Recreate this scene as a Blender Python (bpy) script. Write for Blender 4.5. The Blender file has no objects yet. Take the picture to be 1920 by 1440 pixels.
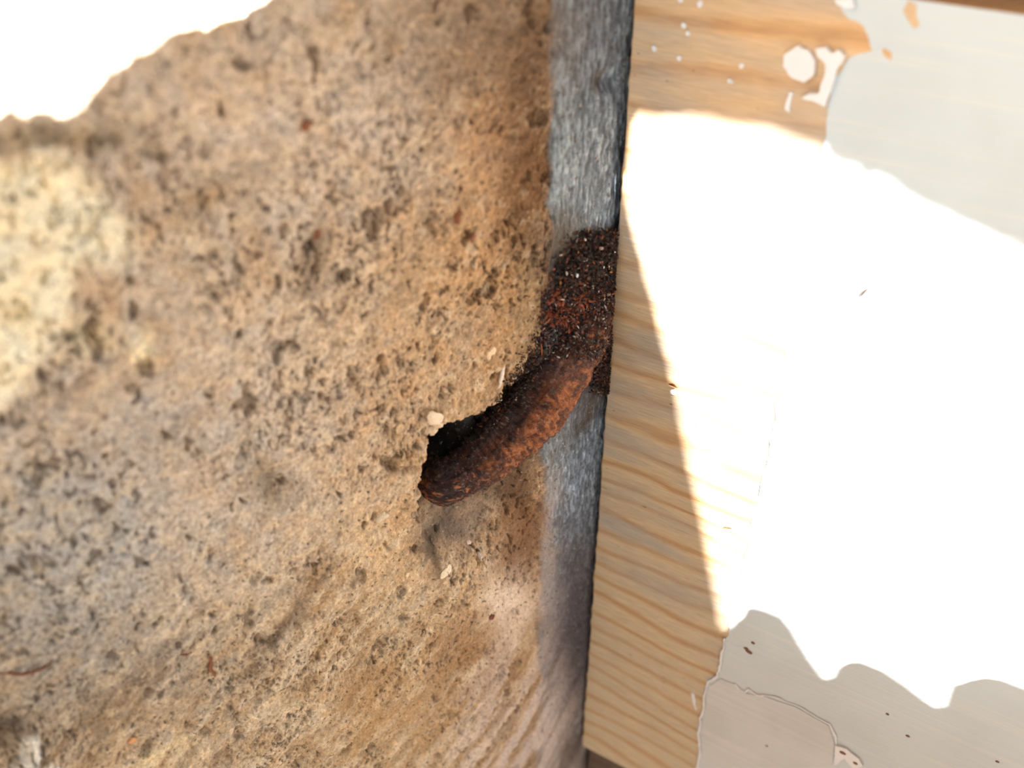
import bpy, bmesh, math, random
import numpy as np
from mathutils import Vector, Matrix
from mathutils.geometry import tessellate_polygon

random.seed(7)
rng = np.random.default_rng(7)
scene = bpy.context.scene
COL = scene.collection

# ------------------------------------------------------------------ camera, sky, sun, exposure
F = 35.0 / 36.0 * 1920.0                 # focal length in pixels of the 1920 x 1440 frame
PITCH = math.radians(36.0)
D0 = 0.22
RIGHT = np.array([1.0, 0.0, 0.0])
FWD = np.array([0.0, math.cos(PITCH), -math.sin(PITCH)])
UP = np.array([0.0, math.sin(PITCH), math.cos(PITCH)])
CAM = -((1140 - 960) / F * D0 * RIGHT + (720 - 700) / F * D0 * UP + D0 * FWD)

cam_data = bpy.data.cameras.new('camera')
cam_data.lens = 35.0
cam_data.sensor_width = 36.0
cam_data.clip_start = 0.005
cam_data.clip_end = 50
cam_data.dof.use_dof = True
cam_data.dof.focus_distance = 0.214
cam_data.dof.aperture_fstop = 11.0
cam = bpy.data.objects.new('camera', cam_data)
COL.objects.link(cam)
cam.location = Vector(CAM)
cam.rotation_euler = (math.pi / 2 - PITCH, 0, 0)
scene.camera = cam

world = bpy.data.worlds.new('sky')
scene.world = world
world.use_nodes = True
wn = world.node_tree
bg = wn.nodes['Background']
bg.inputs['Color'].default_value = (0.83, 0.93, 1.0, 1)      # bright hazy sky
bg.inputs['Strength'].default_value = 0.90

SUN = np.array([0.40, -0.60, 0.70]); SUN /= np.linalg.norm(SUN)
sun_data = bpy.data.lights.new('sun', 'SUN')
sun_data.energy = 76.0
sun_data.angle = math.radians(0.30)
sun_data.color = (1.0, 0.975, 0.94)
sun = bpy.data.objects.new('sun', sun_data)
COL.objects.link(sun)
sun.location = (0.4, -0.6, 0.9)
sun.rotation_euler = Vector(SUN).to_track_quat('Z', 'Y').to_euler()

vs = scene.view_settings
vs.view_transform = 'Standard'
vs.look = 'None'
vs.gamma = 1.0
vs.use_curve_mapping = False
vs.exposure = 0.0

# ------------------------------------------------------------------ helpers
def lin(c):
    c = np.asarray(c, float) / 255.0
    return np.where(c <= 0.04045, c / 12.92, ((c + 0.055) / 1.055) ** 2.4)

def L4(c):
    r = lin(c)
    return (float(r[0]), float(r[1]), float(r[2]), 1.0)

def ray(px, py):
    d = FWD + (px - 960) / F * RIGHT + (720 - py) / F * UP
    return d

def project(P):
    q = P - CAM
    dep = q @ FWD
    return 960 + F * (q @ RIGHT) / dep, 720 - F * (q @ UP) / dep, dep

_tabs = {}
def vnoise(x, y, seed):
    if seed not in _tabs:
        _tabs[seed] = np.random.default_rng(seed).random((256, 256))
    T = _tabs[seed]
    xi = np.floor(x).astype(np.int64); yi = np.floor(y).astype(np.int64)
    fx = x - xi; fy = y - yi
    fx = fx * fx * fx * (fx * (fx * 6 - 15) + 10); fy = fy * fy * fy * (fy * (fy * 6 - 15) + 10)
    x0 = xi & 255; x1 = (xi + 1) & 255; y0 = yi & 255; y1 = (yi + 1) & 255
    return (T[x0, y0] * (1 - fx) + T[x1, y0] * fx) * (1 - fy) + (T[x0, y1] * (1 - fx) + T[x1, y1] * fx) * fy

def fbm(x, y, seed, octs=4, gain=0.5):
    """values about 0, roughly -1 .. 1"""
    a = 1.0; s = 0.0; t = 0.0
    ca, sa = math.cos(0.6), math.sin(0.6)
    for k in range(octs):
        s = s + a * (vnoise(x, y, seed + k) * 2 - 1); t += a
        x, y = (x * ca - y * sa) * 2.03 + 11.3, (x * sa + y * ca) * 2.03 + 5.7
        a *= gain
    return s / t * 1.6

def sstep(a, b, x):
    t = np.clip((x - a) / (b - a), 0, 1)
    return t * t * (3 - 2 * t)

def blob(x, y, cx, cy, rx, ry, rot=0.0):
    c, s = math.cos(math.radians(rot)), math.sin(math.radians(rot))
    u = ((x - cx) * c + (y - cy) * s) / rx
    v = (-(x - cx) * s + (y - cy) * c) / ry
    return np.exp(-(u * u + v * v))

def poly_sd(px, py, poly):
    """signed distance, positive inside"""
    poly = np.asarray(poly, float)
    d = np.full(px.shape, 1e9); ins = np.zeros(px.shape, bool)
    n = len(poly)
    for i in range(n):
        a = poly[i]; b = poly[(i + 1) % n]
        ex, ey = b - a
        wx = px - a[0]; wy = py - a[1]
        t = np.clip((wx * ex + wy * ey) / (ex * ex + ey * ey + 1e-12), 0, 1)
        d = np.minimum(d, np.hypot(wx - t * ex, wy - t * ey))
        c1 = (a[1] > py) != (b[1] > py)
        with np.errstate(divide='ignore', invalid='ignore'):
            xx = (b[0] - a[0]) * (py - a[1]) / (b[1] - a[1] + 1e-12) + a[0]
        ins ^= c1 & (px < xx)
    return np.where(ins, d, -d)

def mesh_obj(name, verts, faces, mat, parent=None, col=None, smooth=True):
    me = bpy.data.meshes.new(name)
    verts = np.asarray(verts, np.float32)
    if isinstance(faces, np.ndarray):
        nf, k = faces.shape
        me.vertices.add(len(verts)); me.vertices.foreach_set('co', verts.ravel())
        me.loops.add(nf * k); me.loops.foreach_set('vertex_index', faces.astype(np.int32).ravel())
        me.polygons.add(nf)
        me.polygons.foreach_set('loop_start', np.arange(0, nf * k, k, dtype=np.int32))
        me.update(calc_edges=True)
    else:
        me.from_pydata([tuple(v) for v in verts], [], faces)
    if smooth:
        me.polygons.foreach_set('use_smooth', np.ones(len(me.polygons), bool))
    if col is not None:
        at = me.color_attributes.new('Col', 'FLOAT_COLOR', 'POINT')
        c4 = np.ones((len(verts), 4), np.float32); c4[:, :3] = col
        at.data.foreach_set('color', c4.ravel())
    me.materials.append(mat)
    o = bpy.data.objects.new(name, me)
    COL.objects.link(o)
    if parent is not None:
        o.parent = parent
    return o

def grid_faces(nu, nv, flip=False):
    i = np.arange(nu * nv).reshape(nu, nv)
    a = i[:-1, :-1].ravel(); b = i[1:, :-1].ravel(); c = i[1:, 1:].ravel(); d = i[:-1, 1:].ravel()
    return np.stack([a, d, c, b] if flip else [a, b, c, d], 1)

def tag(o, label=None, cat=None, group=None, kind=None):
    if label: o['label'] = label
    if cat: o['category'] = cat
    if group: o['group'] = group
    if kind: o['kind'] = kind
    return o

def empty(name, loc):
    o = bpy.data.objects.new(name, None)
    o.empty_display_size = 0.005
    o.location = loc
    COL.objects.link(o)
    return o

# ------------------------------------------------------------------ materials
class NT:
    def __init__(self, name):
        self.m = bpy.data.materials.new(name); self.m.use_nodes = True
        self.t = self.m.node_tree; self.b = self.t.nodes['Principled BSDF']
        self.b.inputs['Specular IOR Level'].default_value = 0.3
    def n(self, typ, **kw):
        nd = self.t.nodes.new(typ)
        for k, v in kw.items():
            if k.startswith('_'): setattr(nd, k[1:], v)
            else: nd.inputs[k.replace('__', ' ')].default_value = v
        return nd
    def l(self, a, b): self.t.links.new(a, b)
    def coord(self, scale=(1, 1, 1), rot=(0, 0, 0)):
        tc = self.n('ShaderNodeTexCoord'); mp = self.n('ShaderNodeMapping')
        mp.inputs['Scale'].default_value = scale; mp.inputs['Rotation'].default_value = rot
        self.l(tc.outputs['Object'], mp.inputs['Vector']); return mp.outputs['Vector']
    def noise(self, vec, scale, detail=4, rough=0.55, dist=0.0):
        nd = self.n('ShaderNodeTexNoise', Scale=scale, Detail=detail, Roughness=rough, Distortion=dist)
        self.l(vec, nd.inputs['Vector']); return nd.outputs['Fac']
    def ramp(self, fac, stops):
        r = self.n('ShaderNodeValToRGB'); e = r.color_ramp.elements
        while len(e) < len(stops): e.new(0.5)
        for k, (p, c) in enumerate(stops): e[k].position = p; e[k].color = c
        self.l(fac, r.inputs['Fac']); return r.outputs['Color']
    def mix(self, fac, a, b, mode='MIX'):
        m = self.n('ShaderNodeMix', _data_type='RGBA', _blend_type=mode)
        if isinstance(fac, (int, float)): m.inputs[0].default_value = fac
        else: self.l(fac, m.inputs[0])
        for s, x in ((m.inputs[6], a), (m.inputs[7], b)):
            if isinstance(x, tuple): s.default_value = x
            else: self.l(x, s)
        return m.outputs[2]
    def bump(self, h, strength, dist, prev=None):
        b = self.n('ShaderNodeBump', Strength=strength, Distance=dist)
        self.l(h, b.inputs['Height'])
        if prev is not None: self.l(prev, b.inputs['Normal'])
        return b.outputs['Normal']
    def out(self, col=None, rough=0.85, normal=None):
        if col is not None:
            if isinstance(col, tuple): self.b.inputs['Base Color'].default_value = col
            else: self.l(col, self.b.inputs['Base Color'])
        if isinstance(rough, (int, float)): self.b.inputs['Roughness'].default_value = rough
        else: self.l(rough, self.b.inputs['Roughness'])
        if normal is not None: self.l(normal, self.b.inputs['Normal'])
        return self.m

def grey(v): return (v, v, v, 1)

def mat_attr(name, fine=2600, amt=(0.68, 1.32), bump=0.65, bdist=0.0005, rough=0.9, speck=True):
    t = NT(name)
    a = t.n('ShaderNodeAttribute', _attribute_name='Col')
    v = t.coord()
    n1 = t.noise(v, fine, 3, 0.6)
    f = t.ramp(n1, [(0.25, grey(amt[0] / 2)), (0.75, grey(amt[1] / 2))])
    c = t.mix(1.0, a.outputs['Color'], f, 'MULTIPLY')
    c = t.mix(1.0, c, (2, 2, 2, 1), 'MULTIPLY')
    if speck:
        n2 = t.noise(v, fine * 0.42, 2, 0.5)
        sp = t.ramp(n2, [(0.30, grey(0.8)), (0.38, grey(0))])
        c = t.mix(sp, c, L4((70, 55, 42)))
        n3 = t.noise(v, fine * 0.5, 2, 0.5, 0.4)
        sp2 = t.ramp(n3, [(0.66, grey(0)), (0.80, grey(0.6))])
        c = t.mix(sp2, c, L4((205, 185, 155)))
    nb = t.bump(t.noise(v, fine * 0.5, 5, 0.6), bump, bdist)
    return t.out(c, rough, nb)

M_STONE = mat_attr('weathered_stone')
M_RUST = mat_attr('rusted_iron', fine=3200, amt=(0.45, 1.55), bump=0.9, bdist=0.0007, rough=0.8, speck=False)
M_RUST.node_tree.nodes['Principled BSDF'].inputs['Specular IOR Level'].default_value = 0.25
M_FLAKE = mat_attr('rust_flakes', fine=4000, amt=(0.7, 1.3), bump=0.3, bdist=0.0002, rough=0.65, speck=False)
M_CHIP = mat_attr('pale_mortar', fine=2500, amt=(0.8, 1.15), bump=0.5, bdist=0.0003, rough=0.9, speck=False)

def mat_wood(name, tint=1.0, dark=0.0, top_light=1.6):
    t = NT(name)
    v = t.coord((1, 1, 1))
    # slow wander of the growth rings along the board
    wv = t.n('ShaderNodeTexNoise', Scale=1.0, Detail=2.0)
    t.l(t.coord((9, 9, 26)), wv.inputs['Vector'])
    wander = t.n('ShaderNodeVectorMath', _operation='SCALE'); wander.inputs['Scale'].default_value = 0.026
    t.l(wv.outputs['Color'], wander.inputs[0])
    add = t.n('ShaderNodeVectorMath', _operation='ADD')
    t.l(v, add.inputs[0]); t.l(wander.outputs[0], add.inputs[1])
    w = t.n('ShaderNodeTexWave', _wave_type='BANDS', _bands_direction='Z', _wave_profile='SIN', Scale=50.0, Distortion=3.2, Detail=3.0)
    w.inputs['Detail Scale'].default_value = 0.6
    t.l(add.outputs[0], w.inputs['Vector'])
    ring = t.ramp(w.outputs['Fac'], [(0.0, L4((204, 168, 122))), (0.5, L4((210, 172, 124))), (0.8, L4((206, 154, 98))), (1.0, L4((174, 118, 66)))])
    # broader bands
    nb = t.n('ShaderNodeTexNoise', Scale=1.0, Detail=3.0)
    t.l(t.coord((10, 10, 150)), nb.inputs['Vector'])
    br = t.ramp(nb.outputs['Fac'], [(0.34, grey(0)), (0.62, grey(1))])
    c = t.mix(t.ramp(nb.outputs['Fac'], [(0.3, grey(0.15)), (0.7, grey(0.75))]), ring, L4((205, 160, 108)))
    # grey weathering
    ng = t.n('ShaderNodeTexNoise', Scale=1.0, Detail=4.0)
    t.l(t.coord((26, 26, 95), (0, 0.10, 0)), ng.inputs['Vector'])
    gw = t.ramp(ng.outputs['Fac'], [(0.44, grey(0)), (0.60, grey(0.7))])
    zg = t.n('ShaderNodeSeparateXYZ'); tg = t.n('ShaderNodeTexCoord'); t.l(tg.outputs['Object'], zg.inputs[0])
    mg = t.n('ShaderNodeMapRange'); t.l(zg.outputs['Z'], mg.inputs['Value'])
    mg.inputs['From Min'].default_value = -0.085; mg.inputs['From Max'].default_value = -0.045
    mg.inputs['To Min'].default_value = 0.2; mg.inputs['To Max'].default_value = 1.0
    gm = t.n('ShaderNodeMath', _operation='MULTIPLY'); t.l(gw, gm.inputs[0]); t.l(mg.outputs[0], gm.inputs[1])
    c = t.mix(gm.outputs[0], c, L4((172, 150, 122)))
    # fine fibres
    nf = t.n('ShaderNodeTexNoise', Scale=1.0, Detail=4.0, Roughness=0.65)
    t.l(t.coord((160, 160, 2600)), nf.inputs['Vector'])
    fib = t.ramp(nf.outputs['Fac'], [(0.3, grey(0.40)), (0.7, grey(0.58))])
    c = t.mix(1.0, c, fib, 'MULTIPLY'); c = t.mix(1.0, c, (1.30 * tint, 1.56 * tint, 2.14 * tint, 1), 'MULTIPLY')
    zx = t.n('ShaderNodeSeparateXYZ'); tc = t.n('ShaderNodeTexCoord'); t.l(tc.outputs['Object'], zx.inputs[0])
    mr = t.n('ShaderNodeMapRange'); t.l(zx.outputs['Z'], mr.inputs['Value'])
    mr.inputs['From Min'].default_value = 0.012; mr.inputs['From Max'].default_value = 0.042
    mr.inputs['To Min'].default_value = 1.0; mr.inputs['To Max'].default_value = top_light  # wood lightened towards the top: stronger light there put into the colour
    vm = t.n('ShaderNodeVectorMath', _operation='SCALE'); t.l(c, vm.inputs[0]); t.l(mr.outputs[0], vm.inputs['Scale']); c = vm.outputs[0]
    # small dark slits
    ns = t.n('ShaderNodeTexNoise', Scale=1.0, Detail=2.0, Roughness=0.5)
    t.l(t.coord((300, 300, 1100)), ns.inputs['Vector'])
    sl = t.ramp(ns.outputs['Fac'], [(0.235, grey(0.85)), (0.285, grey(0))])
    c = t.mix(sl, c, L4((88, 72, 52)))
    if dark: c = t.mix(dark, c, L4((60, 40, 30)))
    n1 = t.bump(w.outputs['Fac'], 0.25, 0.0004)
    n2 = t.bump(nf.outputs['Fac'], 0.35, 0.0003, n1)
    return t.out(c, 0.8, n2)

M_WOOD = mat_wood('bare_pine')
M_DARKWOOD = mat_wood('dark_timber', 0.5, 0.8, 1.0)
M_CASTER_WOOD = mat_wood('shade_caster_timber', 0.7, 0.35, 1.0)

def mat_paint(name, base, dirt=0.25):
    t = NT(name)
    v = t.coord()
    n1 = t.noise(v, 55, 4, 0.55)
    c = t.mix(t.ramp(n1, [(0.42, grey(0)), (0.75, grey(dirt))]), L4(base), L4((150, 146, 142)))
    n2 = t.noise(v, 420, 3, 0.6)
    c = t.mix(t.ramp(n2, [(0.2, grey(0.9)), (0.26, grey(0))]), c, L4((92, 78, 60)))
    st = t.n('ShaderNodeTexNoise', Scale=1.0, Detail=3.0, Roughness=0.6)
    t.l(t.coord((14, 14, 900)), st.inputs['Vector'])
    c = t.mix(t.ramp(st.outputs['Fac'], [(0.5, grey(0)), (0.8, grey(0.35))]), c, L4((238, 232, 222)))
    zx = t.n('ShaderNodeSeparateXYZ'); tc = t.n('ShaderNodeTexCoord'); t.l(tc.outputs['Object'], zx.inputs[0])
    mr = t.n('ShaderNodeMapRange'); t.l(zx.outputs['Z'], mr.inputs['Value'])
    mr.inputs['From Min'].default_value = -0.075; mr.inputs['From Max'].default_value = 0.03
    c = t.mix(mr.outputs[0], t.mix(1.0, c, (0.69, 0.595, 0.53, 1), 'MULTIPLY'), c)  # paint darkened towards the bottom: weaker light there put into the colour
    nb = t.bump(st.outputs['Fac'], 0.45, 0.0004)
    nb = t.bump(n1, 0.3, 0.001, nb)
    return t.out(c, 0.55, nb)

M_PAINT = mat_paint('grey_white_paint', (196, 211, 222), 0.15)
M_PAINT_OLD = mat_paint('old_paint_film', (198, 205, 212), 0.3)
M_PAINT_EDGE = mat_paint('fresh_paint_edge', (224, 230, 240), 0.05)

def mat_flat(name, c, rough=0.8):
    t = NT(name)
    v = t.coord()
    n = t.noise(v, 1500, 3, 0.6)
    f = t.ramp(n, [(0.3, tuple(0.75 * x for x in L4(c)[:3]) + (1,)), (0.7, tuple(min(1, 1.2 * x) for x in L4(c)[:3]) + (1,))])
    return t.out(f, rough, t.bump(n, 0.3, 0.0003))

M_BROWN = mat_flat('brown_flake', (118, 66, 38), 0.5)
M_DKBROWN = mat_flat('dark_brown_flake', (92, 44, 24), 0.5)
M_TAN = mat_flat('tan_flake', (186, 134, 88), 0.6)
M_FIBRE = mat_flat('pale_fibre', (205, 150, 125), 0.6)
M_GROUND = mat_flat('earth', (92, 84, 74), 0.95)

# ------------------------------------------------------------------ stone wall: plan profile swept upward
G = np.array([0.851, -0.525]); G /= np.linalg.norm(G)          # the board runs this way (plan)
BACK = np.array([-G[1], G[0]])                                  # away from the camera, into the wall
SDIR = np.array([-0.82, -0.57]); SDIR /= np.linalg.norm(SDIR)   # the stone face runs this way
def plan_at(px, py, t):
    d = ray(px, py); return (CAM + d * t)[:2]
ARRIS = np.array([-0.0150, -0.0135])
BT = 0.020                                                      # board thickness
mid = BACK * 0.0022 - G * 0.0010
inner = np.array([0.0, 0.0]) + BACK * (BT + 0.0008) - G * 0.0012
prof = [ARRIS + SDIR * 0.60, ARRIS, mid, inner, inner + G * 0.60]
pts = []
for a, b in zip(prof[:-1], prof[1:]):
    n = max(2, int(np.linalg.norm(b - a) / 0.0001))
    pts.append(a + (b - a) * np.linspace(0, 1, n, endpoint=False)[:, None])
pts = np.concatenate(pts + [prof[-1][None]])
def gsmooth(p, sig):
    k = int(sig * 4); w = np.exp(-0.5 * (np.arange(-k, k + 1) / sig) ** 2); w /= w.sum()
    q = np.pad(p, ((k, k), (0, 0)), mode='reflect', reflect_type='odd')
    return np.stack([np.convolve(q[:, i], w, 'valid') for i in range(2)], 1)
i_arris = int(np.argmin(np.linalg.norm(pts - ARRIS, axis=1)))
sm = gsmooth(pts, 26.0)                                          # rounded arris of about 5 mm
sm2 = gsmooth(pts, 5.0)
i_in = int(np.argmin(np.linalg.norm(pts - inner, axis=1)))
i_mid = int(np.argmin(np.linalg.norm(pts - mid, axis=1)))
wgt = sstep(i_arris + 60, i_mid - 30, np.arange(len(pts)))[:, None]
CURVE = sm * (1 - wgt) + sm2 * wgt
ARC = np.concatenate([[0], np.cumsum(np.linalg.norm(np.diff(CURVE, axis=0), axis=1))])
S_ARRIS = ARC[i_arris]; S_IN = ARC[i_in]
TAN = np.gradient(CURVE, axis=0); TAN /= np.linalg.norm(TAN, axis=1)[:, None]
NRM = np.stack([TAN[:, 1], -TAN[:, 0]], 1)                       # towards the open side

def hit_profile(px, py):
    """nearest point of the smooth (undisplaced) stone on the sight line of a measured point"""
    d = ray(px, py); o = CAM[:2]; dd = d[:2]
    side = (CURVE[:, 0] - o[0]) * dd[1] - (CURVE[:, 1] - o[1]) * dd[0]
    k = np.nonzero(side[:-1] * side[1:] <= 0)[0]
    best = None
    for i in k:
        f = side[i] / (side[i] - side[i + 1] + 1e-15)
        p = CURVE[i] + f * (CURVE[i + 1] - CURVE[i])
        t = np.dot(p - o, dd) / np.dot(dd, dd)
        if t > 0 and (best is None or t < best[0]): best = (t, ARC[i] + f * (ARC[i + 1] - ARC[i]))
    t, s = best
    return CAM + d * t, s, t

def board_pt(px, py, off=0.0):
    """point on the front plane of the board"""
    d = ray(px, py); nb = np.array([BACK[0], BACK[1], 0.0])
    t = (-(CAM @ nb) - off) / (d @ nb)
    return CAM + d * t
def board_xz(px, py):
    P = board_pt(px, py); return np.array([P[:2] @ G, P[2]])

sL = min(hit_profile(0, y)[1] for y in (0, 700, 1440)) - 0.006
zs = [hit_profile(x, y)[0][2] for x in (0, 500, 1000) for y in (0, 1440)]
zT = max(zs) + 0.006; zB = min(zs) - 0.006
sR = ARC[i_mid] + 0.006
print('stone window', sL, sR, zB, zT)
DS, DV = 0.00020, 0.00024
def axis_samples(lo, a, b, hi, step):
    core = np.arange(a, b, step)
    out_l, x, st = [], a, step
    while x > lo: st *= 1.35; x = max(lo, x - st); out_l.append(x)
    out_r, x, st = [], core[-1], step
    while x < hi: st *= 1.35; x = min(hi, x + st); out_r.append(x)
    return np.concatenate([out_l[::-1], core, out_r])
S = axis_samples(0.25, sL, sR, ARC[-1] - 0.2, DS)
V = axis_samples(-0.5, zB, zT, 0.34, DV)
print('stone grid', len(S), len(V))
cx = np.interp(S, ARC, CURVE[:, 0]); cy = np.interp(S, ARC, CURVE[:, 1])
nx = np.interp(S, ARC, NRM[:, 0]); ny = np.interp(S, ARC, NRM[:, 1])
SS, VV = np.meshgrid(S, V, indexing='ij')
P = np.stack([np.broadcast_to(cx[:, None], SS.shape), np.broadcast_to(cy[:, None], SS.shape), VV], -1).reshape(-1, 3)
X, Y, DEP = project(P)                                           # where the smooth surface shows in the photograph
X = np.where(DEP > 0.01, X, -9999); Y = np.where(DEP > 0.01, Y, -9999)
s_mm = (SS.ravel() - S_ARRIS) * 1000; v_mm = VV.ravel() * 1000
gr = sstep(0.2, 2.0, s_mm + 1.2 * fbm(s_mm / 3, v_mm / 6, 3, 3))        # 0 on the brown front, 1 on the grey return
front = 1 - gr

n20 = fbm(s_mm / 22, v_mm / 22, 11, 4)
n6 = fbm(s_mm / 6, v_mm / 8, 21, 4)
n2 = fbm(s_mm / 1.9, v_mm / 2.6, 31, 3)
n07 = fbm(s_mm / 0.7, v_mm / 0.9, 41, 2)
# diagonal lamination low on the block
ud = (s_mm * 0.75 + v_mm * 0.66); vd = (-s_mm * 0.66 + v_mm * 0.75)
nd = fbm(ud / 14, vd / 2.2, 51, 4)
low = sstep(900, 1250, Y)
nd2 = fbm((s_mm * 0.55 + v_mm * 0.83) / 22, (-s_mm * 0.83 + v_mm * 0.55) / 4.2, 57, 3)
n035 = fbm(s_mm / 0.42, v_mm / 0.5, 45, 1)
h = 1.1 * n20 + 0.40 * n6 + 0.26 * n2 + 0.17 * n07 + 0.05 * n035
h = h * (1 - 0.75 * gr) + 0.5 * nd2 * blob(X, Y, 985, 1390, 130, 170) + low * 0.35 * nd * front
# pits
qx = s_mm + 0.5 * fbm(s_mm / 2.5, v_mm / 2.5, 63, 3); qy = v_mm + 0.7 * fbm(s_mm / 2.5, v_mm / 2.5, 67, 3)
pit1 = sstep(0.46, 0.74, fbm(qx / 1.05, qy / 1.7, 61, 3))
pit2 = sstep(0.62, 0.95, fbm(qx / 3.0, qy / 4.6, 71, 4))
dens = sstep(-0.35, 0.5, fbm(s_mm / 18, v_mm / 18, 81, 2) + 0.15) * (0.35 + 0.65 * sstep(120, 420, Y))
pits = np.maximum(pit1 * 0.75 * dens, pit2)
h -= front * (0.8 * pit1 * dens + 1.1 * pit2) * (1 - 0.4 * low)
# hand-tooled streaks on the grey return
gst = fbm(s_mm / 0.55, v_mm / 2.4, 91, 3)
h += gr * (0.13 * gst + 0.16 * n2)

# the notch broken out of the arris round the iron
jag = 7 * fbm(s_mm / 1.6, v_mm / 1.6, 101, 4)
NOTCH = [(786, 885), (796, 850), (806, 822), (838, 796), (880, 782), (936, 756), (955, 728), (985, 690), (1008, 650),
         (1020, 600), (1034, 560), (1046, 520), (1075, 470), (1200, 470), (1200, 860), (1020, 860), (1000, 960),
         (940, 1030), (860, 1065), (832, 1060), (800, 1010), (786, 950)]
near = (X > 700) & (X < 1260) & (Y > 380) & (Y < 1180)
notch = np.zeros_like(h)
sd = poly_sd(X[near], Y[near], NOTCH) + jag[near]
lip = sstep(-3, 9, sd)
xn, yn = X[near], Y[near]
deep = 3.0 + 26.0 * blob(xn, yn, 826, 838, 40, 38) + 6 * blob(xn, yn, 812, 900, 40, 40) + 3.2 * blob(xn, yn, 930, 790, 90, 60, -35)
deep *= 1 - sstep(960, 1075, xn - (yn - 700) * -0.12)
deep *= 1 - 0.55 * sstep(930, 1060, yn)
tail = 1 - sstep(930, 1010, yn) * sstep(830, 960, xn)
notch[near] = lip * deep * (0.25 + 0.75 * tail)
h -= notch
# soft lower hollow under the iron, worn arris below
hol = blob(X, Y, 890, 1000, 95, 70) * 2.2 + blob(X, Y, 1010, 1010, 60, 220) * 1.2
h -= hol * front
h += 1.1 * blob(X, Y, 890, 762, 60, 14, -22) * front           # the thin lip above the hole
h -= 1.6 * blob(X, Y, 1138, 150, 16, 26, 30) * gr               # dark pock in the grey return
h -= 2.2 * blob(X, Y, 592, 480, 26, 60, 18) * front
h -= 1.6 * blob(X, Y, 505, 905, 30, 20) * front
# lichen lumps low on the left
h += 3.6 * blob(X, Y, 54, 1392, 22, 30, 25) * (1 + 0.4 * n2) + 3.0 * blob(X, Y, 30, 1442, 34, 20) + 2.4 * blob(X, Y, 96, 1434, 22, 18) + 0.9 * blob(X, Y, 270, 1420, 40, 14, -25)
h -= 1.5 * blob(X, Y, 5, 1385, 22, 30)
h *= 1e-3

# ---- colours of the stone itself (stains, lichen, rust run-off), with shade painted into hole and crevices
wx = X + 26 * n20 + 16 * n6 + 7 * n2; wy = Y + 26 * fbm(s_mm / 20 + 9, v_mm / 20, 111, 4) + 14 * fbm(s_mm / 5, v_mm / 5, 121, 3)
def C(r, g, b): return lin((r, g, b))
col = np.empty((len(X), 3)); col[:] = C(196, 176, 154)
def paint(w, c):
    global col
    w = np.clip(w, 0, 1)[:, None]; col = col * (1 - w) + c * w
paint(sstep(450, 860, wx + 0.12 * (wy - 700)) * 0.9, C(178, 144, 106))
paint(sstep(0.05, 0.7, n6) * 0.5, C(186, 152, 116))
paint(sstep(-0.05, -0.8, n20) * 0.4, C(168, 150, 132))
paint(low * 0.6, C(168, 142, 108))
paint(low * sstep(0.1, 0.7, nd) * 0.55, C(212, 190, 162))
paint(low * sstep(0.15, 0.7, -nd) * 0.5, C(136, 104, 70))
paint(1.3 * blob(wx, wy, 120, 1010, 240, 190), C(176, 168, 158))
paint(1.0 * blob(wx, wy, 300, 830, 230, 120), C(182, 167, 152))
paint(0.7 * blob(wx, wy, 130, 1180, 220, 80), C(156, 149, 140))
paint(0.6 * blob(wx, wy, 120, 1290, 180, 70), C(146, 135, 122))
cream = np.maximum(sstep(-30, 26, poly_sd(wx, wy, [(-200, 320), (120, 305), (200, 380), (262, 440), (225, 500), (150, 500), (150, 600), (70, 690), (20, 760), (-200, 800)])), 0)
paint(cream * 0.92, C(250, 238, 206))
paint(blob(wx, wy, 180, 640, 50, 36) + blob(wx, wy, 285, 655, 22, 34), C(232, 214, 176))
paint(0.8 * blob(wx, wy, 95, 270, 170, 26, -3), C(124, 106, 76))
paint(0.6 * blob(wx, wy, 200, 250, 60, 60), C(140, 120, 92))
paint(0.75 * blob(wx, wy, 410, 335, 110, 34, -22), C(150, 120, 78))
paint(0.8 * blob(wx, wy, 40, 590, 40, 20), C(196, 168, 110))
paint(0.8 * blob(wx, wy, 620, 230, 300, 170), C(204, 184, 164))
paint(0.35 * blob(wx, wy, 840, 110, 110, 140), C(150, 124, 96))
paint(0.75 * blob(wx, wy, 950, 560, 90, 260), C(168, 128, 86))
paint(0.55 * blob(wx, wy, 930, 230, 80, 130), C(168, 124, 82))
paint(1.0 * blob(wx, wy, 1000, 60, 60, 140), C(112, 84, 56))
paint(1.2 * blob(X + 12 * n6, Y, 1004, 330, 36, 200) * (0.75 + 0.5 * n2), C(62, 40, 24))
paint(0.6 * blob(wx, wy, 985, 380, 42, 130), C(110, 76, 46))
paint(0.8 * blob(wx, wy, 990, 540, 28, 110, 12), C(156, 130, 96))
paint(0.5 * blob(wx, wy, 500, 910, 52, 36), C(98, 80, 54))
paint(0.7 * blob(wx, wy, 590, 480, 26, 60, 15), C(86, 66, 48))
paint(0.8 * blob(wx, wy, 512, 1192, 100, 20, -45), C(98, 76, 56))
paint(0.5 * blob(wx, wy, 300, 1250, 50, 60), C(112, 98, 86))
paint(0.6 * blob(wx, wy, 200, 1340, 70, 50, -30), C(120, 98, 74))
paint(0.6 * blob(wx, wy, 590, 1080, 60, 26, -45), C(128, 98, 66))
paint(0.5 * blob(wx, wy, 530, 1330, 70, 50), C(214, 194, 164))
paint(0.55 * blob(wx, wy, 700, 1010, 60, 60), C(206, 176, 136))
paint(0.5 * blob(wx, wy, 745, 1160, 50, 60, -25), C(206, 188, 160))
lump = np.maximum.reduce([blob(X, Y, 54, 1392, 24, 32, 25), blob(X, Y, 30, 1442, 36, 22), blob(X, Y, 96, 1434, 24, 20)])
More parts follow.
